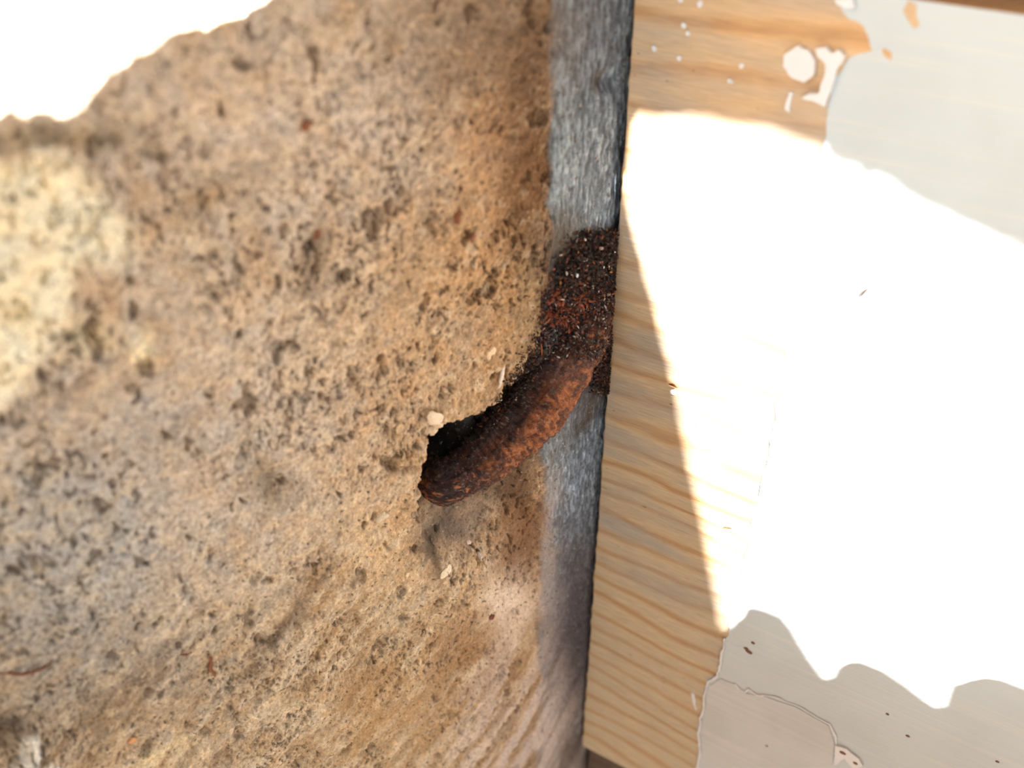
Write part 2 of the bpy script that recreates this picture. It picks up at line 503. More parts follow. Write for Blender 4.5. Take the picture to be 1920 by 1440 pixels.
paint(0.85 * (blob(wx, wy, 20, 1360, 60, 30) + blob(wx, wy, 80, 1412, 50, 30)) , C(96, 84, 72))
paint(sstep(0.3, 0.6, lump + 0.15 * n2), C(222, 216, 204))
paint(0.9 * blob(wx, wy, 5, 1375, 24, 34), C(70, 58, 46))
paint(0.7 * blob(wx, wy, 270, 1425, 60, 18, -25), C(216, 196, 158))
paint(0.5 * blob(wx, wy, 780, 1330, 160, 90), C(184, 148, 104))
# specks of dirt
paint(front * pits * 0.5 * (1 - 0.8 * cream), C(84, 66, 50))
mo = np.exp((0.10 * fbm(s_mm / 1.5, v_mm / 1.9, 151, 3) + 0.17 * fbm(s_mm / 0.55, v_mm / 0.7, 155, 2) + 0.08 * n035) * (1 - 0.6 * cream))[:, None]
hue = (0.09 * fbm(s_mm / 2.6, v_mm / 2.6, 161, 3))[:, None] * np.array([[0.5, -0.1, -1.0]])
col = col * mo * (1 + hue)
paint(front * sstep(0.5, 0.8, fbm(s_mm / 0.6, v_mm / 0.85, 131, 2)) * 0.7 * (1 - 0.8 * cream) * (0.35 + 0.65 * dens), C(74, 60, 50))
paint(front * sstep(0.45, 0.8, fbm(s_mm / 2.4, v_mm / 2.4, 141, 3)) * 0.35, C(222, 200, 168))
# grey return
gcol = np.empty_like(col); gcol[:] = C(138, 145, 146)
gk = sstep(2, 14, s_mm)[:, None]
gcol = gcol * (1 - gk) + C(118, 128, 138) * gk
gk2 = sstep(0.05, 0.7, gst)[:, None] * 0.55
gcol = gcol * (1 - gk2) + C(178, 186, 190) * gk2
gk3 = (sstep(0.05, 0.7, -gst) * 0.6)[:, None]
gcol = gcol * (1 - gk3) + C(70, 74, 80) * gk3
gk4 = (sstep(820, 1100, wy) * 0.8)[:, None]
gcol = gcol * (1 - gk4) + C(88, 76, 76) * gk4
gk5 = np.clip(0.75 * blob(wx, wy, 1000, 1390, 90, 90) + 0.6 * blob(wx, wy, 1030, 1000, 16, 160), 0, 1)[:, None]
gcol = gcol * np.exp(0.30 * fbm(s_mm / 0.5, v_mm / 1.0, 171, 2) + 0.2 * n2)[:, None]
gcol = gcol * (1 - gk5) + C(188, 172, 162) * gk5
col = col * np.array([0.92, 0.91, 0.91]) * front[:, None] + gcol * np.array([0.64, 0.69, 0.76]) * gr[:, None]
paint(0.8 * blob(wx, wy, 965, 1130, 46, 80, 10) * (0.6 + 0.6 * n6), C(206, 182, 160))
paint(0.8 * blob(wx, wy, 940, 1360, 110, 110) * sstep(-0.4, 0.4, nd), C(200, 178, 160))
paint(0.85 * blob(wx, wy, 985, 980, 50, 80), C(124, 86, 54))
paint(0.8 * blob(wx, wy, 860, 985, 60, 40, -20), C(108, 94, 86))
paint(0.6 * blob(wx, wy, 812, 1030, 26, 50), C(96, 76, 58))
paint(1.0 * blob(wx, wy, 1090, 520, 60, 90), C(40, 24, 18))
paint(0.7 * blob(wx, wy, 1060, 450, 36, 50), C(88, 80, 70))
paint(0.9 * blob(wx, wy, 1060, 700, 80, 120, 35), C(58, 40, 32))  # shade along the bar's right side painted into the stone
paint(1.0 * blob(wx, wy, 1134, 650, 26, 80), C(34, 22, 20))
paint(0.95 * blob(wx, wy, 1138, 150, 14, 26, 30), C(50, 38, 28))
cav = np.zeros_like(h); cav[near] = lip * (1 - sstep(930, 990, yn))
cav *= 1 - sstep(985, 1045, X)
paint(0.72 * cav, C(48, 38, 32))  # shade inside the hollow painted into the stone
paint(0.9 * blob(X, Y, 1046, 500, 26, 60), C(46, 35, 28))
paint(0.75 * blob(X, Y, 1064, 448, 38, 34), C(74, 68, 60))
paint(0.85 * blob(wx, wy, 1085, 780, 24, 80, 35), C(58, 46, 34))  # the bar's shade on the stone, carried lower in colour
paint(sstep(3.2, 6.0, notch) * (1 - sstep(915, 960, X)), C(14, 11, 10))  # deep part of the hole painted near-black in place of shade
paint(0.5 * cav * blob(wx, wy, 880, 805, 50, 16, -15), C(150, 150, 152))
paint(0.6 * blob(wx, wy, 930, 50, 180, 130), C(122, 98, 78))
paint(0.65 * blob(X + 16 * n6, wy, 985, 300, 70, 210) * front, C(112, 78, 48))
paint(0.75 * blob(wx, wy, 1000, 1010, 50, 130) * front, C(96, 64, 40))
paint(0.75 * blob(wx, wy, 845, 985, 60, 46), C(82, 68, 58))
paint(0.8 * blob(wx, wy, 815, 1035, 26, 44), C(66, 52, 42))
paint(0.7 * blob(wx, wy, 890, 1240, 130, 90) * sstep(-0.7, 0.3, n6), C(138, 100, 64))
paint(0.55 * blob(wx, wy, 720, 1290, 150, 110) * sstep(-0.6, 0.4, n6), C(150, 116, 78))
paint(0.7 * blob(wx, wy, 965, 1120, 36, 60, 12), C(206, 184, 164))
lowr = blob(X, Y, 985, 1390, 130, 170)
paint(0.9 * lowr * sstep(-0.35, 0.35, nd2), C(176, 158, 148))
paint(0.8 * lowr * sstep(0.0, 0.6, -nd2), C(126, 98, 74))
paint(0.85 * blob(X, Y, 1084, 1200, 36, 150), C(54, 48, 54))  # crevice shade beside the board painted into the return
paint(0.6 * blob(X, Y, 1080, 1400, 24, 40), C(58, 46, 46))
col = np.clip(col, 0.002, 0.95)

N3 = np.stack([np.broadcast_to(nx[:, None], SS.shape), np.broadcast_to(ny[:, None], SS.shape), np.zeros_like(SS)], -1).reshape(-1, 3)
PD = P + N3 * h[:, None]
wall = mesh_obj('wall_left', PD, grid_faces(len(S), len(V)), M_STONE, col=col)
tag(wall, 'rough brown pitted stone wall with a grey return beside the pine board', kind='structure')
bpy.context.view_layer.update()

def on_stone(px, py, lift=0.0):
    d = Vector(ray(px, py)).normalized()
    ok, loc, nrm, idx = wall.ray_cast(Vector(CAM), d)
    if not ok:
        loc = Vector(hit_profile(px, py)[0]); nrm = Vector((0, -1, 0))
    if nrm.dot(d) > 0: nrm = -nrm
    return np.array(loc + nrm * lift), np.array(nrm)

# ------------------------------------------------------------------ ground far below
gp = mesh_obj('floor', [(-3, -3, -0.5), (3, -3, -0.5), (3, 3, -0.5), (-3, 3, -0.5), (-3, -3, -0.54), (3, -3, -0.54), (3, 3, -0.54), (-3, 3, -0.54)],
              [(0, 1, 2, 3), (7, 6, 5, 4), (0, 4, 5, 1), (1, 5, 6, 2), (2, 6, 7, 3), (3, 7, 4, 0)], M_GROUND, smooth=False)
tag(gp, kind='structure')

# ------------------------------------------------------------------ pine board
def board_matrix(z0):
    m = Matrix(((G[0], BACK[0], 0, 0), (G[1], BACK[1], 0, 0), (0, 0, 1, z0), (0, 0, 0, 1)))
    return m

zbot = board_xz(1098, 1402)[1]
ztop = board_xz(1884, 22)[1]
print('board z', zbot, ztop, 'edge px', project(np.array([0, 0, zbot])), project(np.array([0, 0, ztop])))

def make_board(name, z0, z1, x0, x1, thick, mat, yoff=0.0, wob=0.00025):
    nxs, nzs = 90, 160
    xs = x0 + (x1 - x0) * np.linspace(0, 1, nxs) ** 1.6
    zz = np.linspace(z0, z1, nzs)
    XX, ZZ = np.meshgrid(xs, zz, indexing='ij')
    edge = np.zeros_like(XX)
    k = (XX - x0 < 1e-6)
    wobx = wob * fbm(ZZ * 400, ZZ * 0 + 3.3, 201, 3)
    ex = np.minimum(np.minimum(XX - x0, x1 - XX), np.minimum(ZZ - z0, z1 - ZZ))
    r = 0.0002
    yy = np.where(ex < r, r - np.sqrt(np.maximum(r * r - (r - ex) ** 2, 0)), 0) + 0.00004 * fbm(XX * 60, ZZ * 500, 211, 3)
    fx = XX + np.where(k, wobx, 0)
    front = np.stack([fx, yy + yoff, ZZ], -1).reshape(-1, 3)
    rear = np.stack([fx, np.full_like(yy, thick + yoff), ZZ], -1).reshape(-1, 3)
    nV = nxs * nzs
    ff = [tuple(f) for f in grid_faces(nxs, nzs)]
    bf = [(nV + 0, nV + nzs - 1, nV + nxs * nzs - 1, nV + (nxs - 1) * nzs)]
    idx = np.arange(nV).reshape(nxs, nzs)
    ring = list(idx[:, 0]) + list(idx[-1, 1:]) + list(idx[-2::-1, -1]) + list(idx[0, -2:0:-1])
    for i in range(len(ring)):
        a, b = ring[i], ring[(i + 1) % len(ring)]
        ff.append((int(a), int(a + nV), int(b + nV), int(b)))
    ff.append(tuple(int(i + nV) for i in ring))
    o = mesh_obj(name, np.concatenate([front, rear]), ff, mat, smooth=False)
    # drop the unused rear verts
    bm = bmesh.new(); bm.from_mesh(o.data)
    bmesh.ops.delete(bm, geom=[v for v in bm.verts if not v.link_faces], context='VERTS')
    bmesh.ops.recalc_face_normals(bm, faces=bm.faces)
    bm.to_mesh(o.data); bm.free()
    o.matrix_world = board_matrix(0)
    return o

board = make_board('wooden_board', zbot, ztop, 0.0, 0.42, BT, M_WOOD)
tag(board, 'wide pine board with bare orange wood at its sawn end and grey-white paint beyond', 'board')
lower = make_board('wooden_board', zbot - 0.075, zbot - 0.0035, 0.0006, 0.42, BT - 0.004, M_DARKWOOD, 0.004)
tag(lower, 'dark brown board just below the painted pine board, at the bottom edge', 'board')
upper = make_board('wooden_board', ztop + 0.006, ztop + 0.05, 0.0, 0.42, BT - 0.006, M_DARKWOOD, 0.006)
tag(upper, 'dark board above the pale painted board, at the top right corner', 'board')

def rough_outline(pts, step=0.0006, amp=0.0004, seed=1, closed=True):
    pts = [np.asarray(p, float) for p in pts]
    out = []
    n = len(pts)
    acc = 0.0
    for i in range(n if closed else n - 1):
        a, b = pts[i], pts[(i + 1) % n]
        m = max(1, int(np.linalg.norm(b - a) / step))
        m = min(m, 120)
        for k in range(m):
            out.append(a + (b - a) * k / m)
    if not closed: out.append(pts[-1])
    out = np.array(out)
    d = np.stack([fbm(out[:, 0] * 350, out[:, 1] * 350, seed, 3), fbm(out[:, 0] * 350 + 40, out[:, 1] * 350, seed + 5, 3)], 1)
    return out + amp * d

def slab(name, outline, y_front, y_back, mat, parent, holes=()):
    """flat sheet with a ragged outline in the board's own x, z; front face at y_front"""
    bm = bmesh.new()
    loops = [outline] + list(holes)
    polys = [[Vector((p[0], p[1], 0)) for p in lp] for lp in loops]
    tris = tessellate_polygon(polys)
    flat = [p for lp in loops for p in lp]
    vf = [bm.verts.new((p[0], y_front, p[1])) for p in flat]
    vb = [bm.verts.new((p[0], y_back, p[1])) for p in flat]
    for a, b, c in tris:
        try: bm.faces.new((vf[a], vf[b], vf[c])); bm.faces.new((vb[c], vb[b], vb[a]))
        except ValueError: pass
    k = 0
    for lp in loops:
        n = len(lp)
        for i in range(n):
            a, b = k + i, k + (i + 1) % n
            try: bm.faces.new((vf[a], vb[a], vb[b], vf[b]))
            except ValueError: pass
        k += n
    bmesh.ops.recalc_face_normals(bm, faces=bm.faces)
    me = bpy.data.meshes.new(name); bm.to_mesh(me); bm.free()
    me.materials.append(mat)
    o = bpy.data.objects.new(name, me); COL.objects.link(o); o.parent = parent
    return o

def bx(pl): return [board_xz(*p) for p in pl]
# paint: everything to the right of a ragged line
edge_px = [(1306, 1445), (1312, 1400), (1308, 1372), (1315, 1345), (1320, 1300), (1326, 1275), (1346, 1266), (1354, 1225), (1358, 1200), (1366, 1186),
           (1372, 1150), (1392, 1060), (1420, 940), (1450, 800), (1476, 640), (1505, 480), (1530, 350), (1545, 300), (1543, 262), (1552, 215), (1562, 165),
           (1575, 140), (1592, 112), (1612, 105), (1635, 98), (1634, 70), (1622, 50), (1598, 36), (1582, 20), (1566, 0), (1560, -10)]
outer = [(0.40, ztop - 0.0002), (0.40, zbot + 0.0015)]
pl = bx(edge_px)
pl[0] = np.array([pl[0][0], zbot + 0.0015]); pl[-1] = np.array([pl[-1][0], ztop - 0.0002])
hole1 = rough_outline(bx([(1708, 0), (1722, 12), (1716, 30), (1722, 50), (1712, 58), (1702, 40), (1696, 20)]), seed=33)
hole2 = rough_outline(bx([(1655, 92), (1668, 100), (1670, 112), (1660, 110), (1652, 100)]), seed=34)
coat_outline = rough_outline(pl, seed=31, closed=False)
coat_outline = np.concatenate([coat_outline, np.array(outer)])
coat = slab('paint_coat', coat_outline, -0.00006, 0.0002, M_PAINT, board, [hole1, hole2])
coat['label'] = 'grey-white brushed paint with ragged edge'
# thicker bead of paint along the ragged lower edge
def ridge(name, px_pts, r, mat, parent, y=-0.0003, seed=5, flat=0.6):
    pts2 = rough_outline(bx(px_pts), step=0.0005, amp=0.0003, seed=seed, closed=False)
    n = len(pts2); m = 7
    vv = []
    for i, p in enumerate(pts2):
        a = pts2[max(0, i - 1)]; b = pts2[min(n - 1, i + 1)]
        t = (b - a) / (np.linalg.norm(b - a) + 1e-12); q = np.array([-t[1], t[0]])
        rr = r * (0.75 + 0.5 * float(fbm(np.array([i * 0.21]), np.array([seed * 1.7]), 61, 3)[0])) * (0.25 if i in (0, n - 1) else 1)
        rr = max(rr, r * 0.2)
        for k in range(m):
            an = 2 * math.pi * k / m
            vv.append((p[0] + q[0] * rr * math.cos(an), y - flat * rr * math.sin(an), p[1] + q[1] * rr * math.cos(an)))
    ff = [(i * m + k, (i + 1) * m + k, (i + 1) * m + (k + 1) % m, i * m + (k + 1) % m) for i in range(n - 1) for k in range(m)]
    ff += [tuple(range(m)), tuple((n - 1) * m + k for k in range(m))[::-1]]
    return mesh_obj(name, vv, ff, mat, parent)
ridge('paint_edge', [(1309, 1440), (1313, 1400), (1309, 1372), (1316, 1345), (1321, 1300), (1328, 1276), (1347, 1267), (1355, 1225), (1360, 1195)], 0.00045, M_PAINT_EDGE, board, seed=5)['label'] = 'pale lifted bead along the paint edge'
ridge('paint_edge', [(1378, 1278), (1386, 1292), (1398, 1297), (1404, 1290), (1418, 1302), (1430, 1300), (1455, 1306), (1490, 1320), (1530, 1342), (1556, 1356), (1568, 1380), (1567, 1398)], 0.00034, M_PAINT_EDGE, board, y=-0.0002, seed=6)['label'] = 'thin pale ridge where two paint films meet'
ridge('paint_splash', [(1297, 1298), (1302, 1312), (1304, 1330)], 0.0006, M_PAINT_EDGE, board, y=0.0, seed=7, flat=0.35)
film = slab('paint_film', rough_outline(bx([(1318, 1438), (1316, 1385), (1320, 1345), (1330, 1285), (1352, 1272), (1380, 1282), (1400, 1300), (1432, 1304), (1490, 1324), (1530, 1346), (1554, 1360), (1565, 1396), (1560, 1438)]), seed=41, amp=0.0002), -0.00020, -0.0001, M_PAINT_OLD, board)
film['label'] = 'older smoother pinkish grey paint film'
chip = slab('paint_chip', rough_outline(bx([(1568, 1396), (1590, 1402), (1612, 1420), (1618, 1432), (1602, 1440), (1585, 1420), (1566, 1432)]), seed=43, amp=0.0002), -0.0006, -0.0001, M_PAINT_EDGE, board)
chip['label'] = 'white lifted paint chip with dark spots'
for (a, b, r) in ((1582, 1408, 4), (1606, 1428, 3.5), (1405, 1222, 5), (1400, 1216, 3), (1412, 1205, 2.6), (1664, 1338, 2.2), (1702, 1379, 2.2), (1438, 1397, 2.4), (1870, 1427, 2.0)):
    c0 = board_xz(a, b); rr = r / F * 0.24
    slab('dark_spot', rough_outline([c0 + rr * np.array([math.cos(q) * 1.5, math.sin(q)]) for q in np.linspace(0, 2 * math.pi, 9)[:-1]], step=1, amp=rr * 0.4, seed=int(a)), -0.00068 if a < 1700 and b > 1400 and a > 1560 else -0.00022, -0.0001, M_DKBROWN, board)
# blobs of white paint on the bare wood near the top
for k, (pts_px, yy) in enumerate((
        ([(1478, 100), (1500, 84), (1520, 90), (1530, 112), (1528, 138), (1510, 150), (1488, 144), (1474, 124)], -0.0008),
        ([(1532, 86), (1550, 84), (1562, 98), (1574, 92), (1586, 104), (1572, 130), (1562, 160), (1552, 196), (1530, 190), (1508, 178), (1518, 172), (1538, 172), (1548, 140), (1550, 118), (1534, 104)], -0.0009),
        ([(1472, 205), (1480, 170), (1488, 172), (1482, 210)], -0.0003),
        ([(1566, -6), (1600, -6), (1606, 12), (1590, 16), (1572, 8)], -0.0008))):
    b = slab('paint_drip', rough_outline(bx(pts_px), seed=51 + k, amp=0.0003), yy, 0.0002, M_PAINT_EDGE, board)
    b['label'] = ('round white paint blob', 'thick white paint dribble', 'faint white smear', 'thick white paint patch')[k]
for k, (a, b_, r) in enumerate(((1391, 123, 5), (1369, 152, 4), (1283, 48, 5), (1290, 62, 4), (1229, 90, 5), (1274, 108, 5), (1312, 8, 6), (1275, 0, 5), (1372, 152, 3), (1262, 735, 7))):
    c0 = board_xz(a, b_); rr = r / F * 0.19
    slab('paint_fleck', rough_outline([c0 + rr * np.array([math.cos(q), math.sin(q)]) for q in np.linspace(0, 2 * math.pi, 9)[:-1]], step=1, amp=rr * 0.4, seed=70 + k), -0.0002, 0.0002, M_PAINT_EDGE, board)

# ------------------------------------------------------------------ rusted curved bar
ctrl = [(780, 910, 43), (830, 902, 45), (882, 878, 52), (938, 834, 60), (990, 780, 66), (1034, 722, 69), (1066, 656, 69), (1084, 600, 66), (1094, 540, 58), (1102, 480, 44)]
cpts = []
for (a, b, r) in ctrl:
    hp, s_, t_ = hit_profile(a, b)
    d = ray(a, b); dn = d / np.linalg.norm(d)
    back = {0: 0.0100, 1: 0.0052, 2: 0.0030, 3: 0.002, 4: 0.002, 5: 0.002, 6: 0.0024, 7: 0.0034, 8: 0.006, 9: 0.010}[ctrl.index((a, b, r))]
    p = hp + dn * back
    dep = (p - CAM) @ FWD
    cpts.append(np.concatenate([p, [r / F * dep]]))
cpts = np.array(cpts)
cpts[0, :3] += np.array([-0.002, 0.006, 0])
def catmull(p, n):
    out = []
    q = np.concatenate([[2 * p[0] - p[1]], p, [2 * p[-1] - p[-2]]])
    for i in range(1, len(q) - 2):
        for t in np.linspace(0, 1, n, endpoint=False):
            out.append(0.5 * (2 * q[i] + (q[i + 1] - q[i - 1]) * t + (2 * q[i - 1] - 5 * q[i] + 4 * q[i + 1] - q[i + 2]) * t ** 2 + (3 * q[i] - q[i - 1] - 3 * q[i + 1] + q[i + 2]) * t ** 3))
    out.append(p[-1]); return np.array(out)
cl = catmull(cpts, 46)
nC, mC = len(cl), 150
tn = np.gradient(cl[:, :3], axis=0); tn /= np.linalg.norm(tn, axis=1)[:, None]
al = np.concatenate([[0], np.cumsum(np.linalg.norm(np.diff(cl[:, :3], axis=0), axis=1))]) * 1000
ref = (CAM - cl[:, :3]); ref /= np.linalg.norm(ref, axis=1)[:, None]
uu = ref - (ref * tn).sum(1)[:, None] * tn; uu /= np.linalg.norm(uu, axis=1)[:, None]
ww = np.cross(tn, uu)                                            # across, in view
ang = np.linspace(0, 2 * math.pi, mC, endpoint=False)
A, TH = np.meshgrid(al, ang, indexing='ij')
lat = np.sin(TH)
lat_px = lat
band = sstep(14, 20, A) * (1 - sstep(34, 40, A))
ribs = band * 0.30 * np.abs(np.sin(A * 2 * math.pi / 3.1 + 0.6 * lat + 0.4 * fbm(A / 3, lat * 2, 305, 2)))
disp = -0.25 * band + ribs + 0.55 * fbm(A / 3.2, TH * 1.6, 301, 4) + 0.22 * fbm(A / 0.8, TH * 6, 311, 3) + 0.08 * fbm(A / 0.3, TH * 16, 315, 2) + 0.5 * fbm(A / 9, TH * 0.9, 321, 2)
R = cl[:, 3][:, None] * (1 - 0.10) + disp * 1e-3
bar_v = cl[:, None, :3] + R[:, :, None] * (np.cos(TH)[:, :, None] * uu[:, None, :] * 0.85 + lat[:, :, None] * ww[:, None, :])
# find which lateral sign is lower right in the picture
testp = project(cl[nC // 2, :3] + ww[nC // 2] * 0.003)[0] - project(cl[nC // 2, :3])[0]
LR = lat * (1 if testp > 0 else -1)
a_, t_ = A.ravel(), TH.ravel(); lr = LR.ravel()
nn = fbm(a_ / 4, lr * 3 + t_ * 0.3, 331, 4); nf = fbm(a_ / 0.9, t_ * 5, 341, 3)
bcol = np.empty((len(a_), 3)); bcol[:] = C(54, 34, 28)
def bp(w, c):
    global bcol
    w = np.clip(w, 0, 1)[:, None]; bcol = bcol * (1 - w) + c * w
tot = al[-1]
f_ = a_ / tot
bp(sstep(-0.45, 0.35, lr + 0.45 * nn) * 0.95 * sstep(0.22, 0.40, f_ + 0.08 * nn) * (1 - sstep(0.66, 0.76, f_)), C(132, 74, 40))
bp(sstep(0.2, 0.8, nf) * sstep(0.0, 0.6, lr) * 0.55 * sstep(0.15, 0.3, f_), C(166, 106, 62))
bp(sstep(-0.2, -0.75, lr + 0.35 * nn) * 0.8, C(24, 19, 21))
bp(sstep(0.1, 0.7, nn) * 0.5, C(40, 33, 38))
bp(band.ravel() * (1 - np.clip(ribs.ravel() / 0.12, 0, 1)) * 0.55, C(48, 30, 26))
bp(sstep(0.25, 0.7, -nn) * 0.6, C(76, 38, 24))
bp((1 - sstep(0.2, 0.33, f_)) * sstep(-0.4, 0.5, nf) * 0.6, C(70, 36, 26))
bp(sstep(0.35, 0.8, fbm(a_ / 0.7, t_ * 7, 351, 2)) * 0.5, C(30, 22, 22))
bp(sstep(0.6, 0.9, fbm(a_ / 0.28, t_ * 16, 361, 2)) * 0.6, C(120, 106, 98))
bp(sstep(0.3, 0.8, fbm(a_ / 0.4, t_ * 11, 365, 2)) * 0.4, C(24, 17, 16))
bp(sstep(0.15, 0.6, fbm(a_ / 2.2, t_ * 2.2, 371, 3)) * 0.6, C(34, 25, 27))
bp(sstep(0.35, 0.7, fbm(a_ / 1.2, t_ * 4.5, 375, 3)) * 0.7 * sstep(-0.1, 0.5, lr), C(160, 98, 58))
bp(blob(f_, lr, 0.66, 0.1, 0.06, 0.6) * 0.6, C(80, 62, 58))
bp(sstep(0.76, 0.84, f_) * 0.9, C(44, 24, 18))
bar_f = []
I = np.arange(nC * mC).reshape(nC, mC)
a0 = I[:-1]; a1 = I[1:]
bar_f = np.stack([a0.ravel(), a1.ravel(), np.roll(a1, -1, 1).ravel(), np.roll(a0, -1, 1).ravel()], 1)
base = bar_v.reshape(-1, 3).mean(0)
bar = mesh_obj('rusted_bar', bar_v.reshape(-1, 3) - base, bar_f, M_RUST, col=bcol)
bmx = bmesh.new(); bmx.from_mesh(bar.data)
bmesh.ops.holes_fill(bmx, edges=[e for e in bmx.edges if e.is_boundary], sides=0)
bmesh.ops.recalc_face_normals(bmx, faces=bmx.faces)
bmx.to_mesh(bar.data); bmx.free()
bar.location = base
tag(bar, 'thick curved rust-brown ribbed iron bar coming out of the hole in the stone', 'bar')

# ------------------------------------------------------------------ rust debris packed above the bar
EDGE_Z = lambda a, b: 0
def edge_t(b):
    """depth and column of the board's front left edge on picture row b"""
    lo, hi = -0.3, 0.2
    for _ in range(50):
        m = 0.5 * (lo + hi)
        if project(np.array([0, 0, m]))[1] > b: lo = m
        else: hi = m
    Pm = np.array([0, 0, lo]); q = project(Pm)
    return q[0], q[2]
def heap_pt(a, b):
    xe, de = edge_t(b)
    d = ray(a, b)
    if a <= 1046:
        p, s_, t_ = hit_profile(a, b); return p
    p0, s_, t0 = hit_profile(1046, b)
    f = (a - 1046) / (xe - 1046)
    t = t0 + (de - 0.0006 - t0) * min(max(f, 0), 1.12)
    return CAM + d * t
pile = empty('rust_debris', Vector(hit_profile(1095, 540)[0]))
tag(pile, 'dark heap of rust flakes and dirt packed between stone and pine board', 'debris')
pl0 = np.array(pile.location)
nu, nvv = 80, 120
uy = np.linspace(432, 742, nvv)
mv = np.zeros((nu, nvv, 3)); mxy = []
def heap_left(b): return np.interp(b, [425, 450, 480, 520, 560, 600, 640, 700, 740], [1092, 1066, 1050, 1040, 1030, 1018, 1096, 1118, 1134])
for i in range(nu):
    for j in range(nvv):
        b = uy[j]; xe = edge_t(b)[0]; xl = heap_left(b)
        f = i / (nu - 1); a = xl + f * (xe + 3 - xl); mxy.append((a, b))
        e = min(1, (b - 432) / 60.0, (742 - b) / 60.0)
        p = heap_pt(a, b); dn = ray(a, b); dn /= np.linalg.norm(dn)
        edge = min(1, f / 0.25)
        hump = (0.0022 if b < 640 else 0.0006) * math.sin(math.pi * min(f * 0.62 + 0.1, 1)) * e * edge
        bump = hump - 0.0009 * (1 - edge) - 0.0004 + 0.0007 * edge * float(fbm(np.array([a / 11]), np.array([b / 11]), 401, 4)[0])
        if f > 0.93: bump -= (f - 0.93) / 0.07 * 0.0035
        mv[i, j] = p - dn * bump
mv -= pl0
mxy = np.array(mxy)
mcol = np.empty((nu * nvv, 3)); mcol[:] = C(24, 15, 12)
mk = sstep(0.1, 0.8, fbm(mxy[:, 0] / 10, mxy[:, 1] / 10, 411, 4))[:, None]
mcol = mcol * (1 - mk) + C(52, 27, 17) * mk
mound = mesh_obj('mound', mv.reshape(-1, 3), grid_faces(nu, nvv), M_RUST, pile, col=mcol)
# flakes and splinters, too small and many to pick apart
fv, ff, fc = [], [], []
pal = [C(22, 13, 11), C(32, 17, 12), C(50, 24, 15), C(72, 34, 18), C(112, 58, 28), C(48, 36, 31), C(15, 12, 12), C(30, 25, 21)]
palw = np.array([.24, .2, .15, .09, .04, .12, .1, .06])
def add_flake(p, n, ln, wd, c, curl):
    t = rng.normal(size=3); t -= 0.55 * n * (t @ n); t /= np.linalg.norm(t)
    b = np.cross(n, t); b /= np.linalg.norm(b) + 1e-9
    k0 = len(fv)
    for k, (q, w) in enumerate(((-0.5, 0.5), (0.0, 1.0), (0.5, 0.35))):
        m = p + t * ln * q + n * curl * (1 - 4 * q * q)
        fv.append(m - b * wd * w / 2); fv.append(m + b * wd * w / 2)
        fc.append(c); fc.append(c * rng.uniform(0.8, 1.2))
    ff.append((k0, k0 + 1, k0 + 3, k0 + 2)); ff.append((k0 + 2, k0 + 3, k0 + 5, k0 + 4))
count = 0
rows = {b: edge_t(b)[0] for b in range(420, 760)}
while count < 6500:
    b = rng.uniform(428, 738); xe = rows[int(b)]; xl = heap_left(b) - 6
    f = rng.uniform(0, 1) ** 0.8
    a = xl + f * (xe + 3 - xl) - (abs(rng.normal()) * 13 if rng.random() < 0.25 else 0)
    if b < 480 and rng.random() > 0.12 + 0.88 * (b - 428) / 52 * min(1, (f + 0.15) * 1.4): continue
    if f < 0.3 and rng.random() > 0.45 + f * 1.8: continue
    if f > 0.985 and rng.random() < 0.5: continue
    p = heap_pt(a, b); dn = ray(a, b); dn /= np.linalg.norm(dn)
    e = min(1, (b - 428) / 60.0, (742 - b) / 60.0)
    hump = (0.0022 if b < 640 else 0.0006) * math.sin(math.pi * min(f * 0.62 + 0.1, 1)) * e * min(1, f / 0.25)
    p = p - dn * (hump + rng.uniform(-0.0002, 0.0009) * max(0.4, e))
    n = -dn + 0.5 * rng.normal(size=3); n /= np.linalg.norm(n)
    c = pal[rng.choice(8, p=palw)]
    bb = b + 22 * math.sin(a * 0.11) + 14 * rng.normal()
    if 560 < bb < 640 and rng.random() < 0.35: c = C(116, 56, 28)
    if a < 1085 + 10 * rng.normal() and 560 < bb < 640 and rng.random() < 0.4: c = C(112, 52, 30)
    u = rng.random()
    if u < 0.007: c = C(180, 170, 162)
    elif u < 0.03: c = C(140, 92, 50)
    add_flake(p, n, rng.uniform(0.0003, 0.0013), rng.uniform(0.00015, 0.0006), c, rng.uniform(-0.0001, 0.0002)); count += 1
bpy.context.view_layer.update()
def on_any(a, b):
    d = Vector(ray(a, b)).normalized(); best = None
    for o in (wall, bar, mound):
        mi = o.matrix_world.inverted()
        ok, loc, nrm, idx = o.ray_cast(mi @ Vector(CAM), (mi.to_3x3() @ d).normalized())
        if ok:
            w = np.array(o.matrix_world @ loc); t = np.linalg.norm(w - CAM)
            if best is None or t < best[0]: best = (t, w)
    return best[1] if best else hit_profile(a, b)[0]
spine = np.array([(1030, 575), (1016, 625), (992, 668), (965, 712), (942, 748), (900, 785)], float)
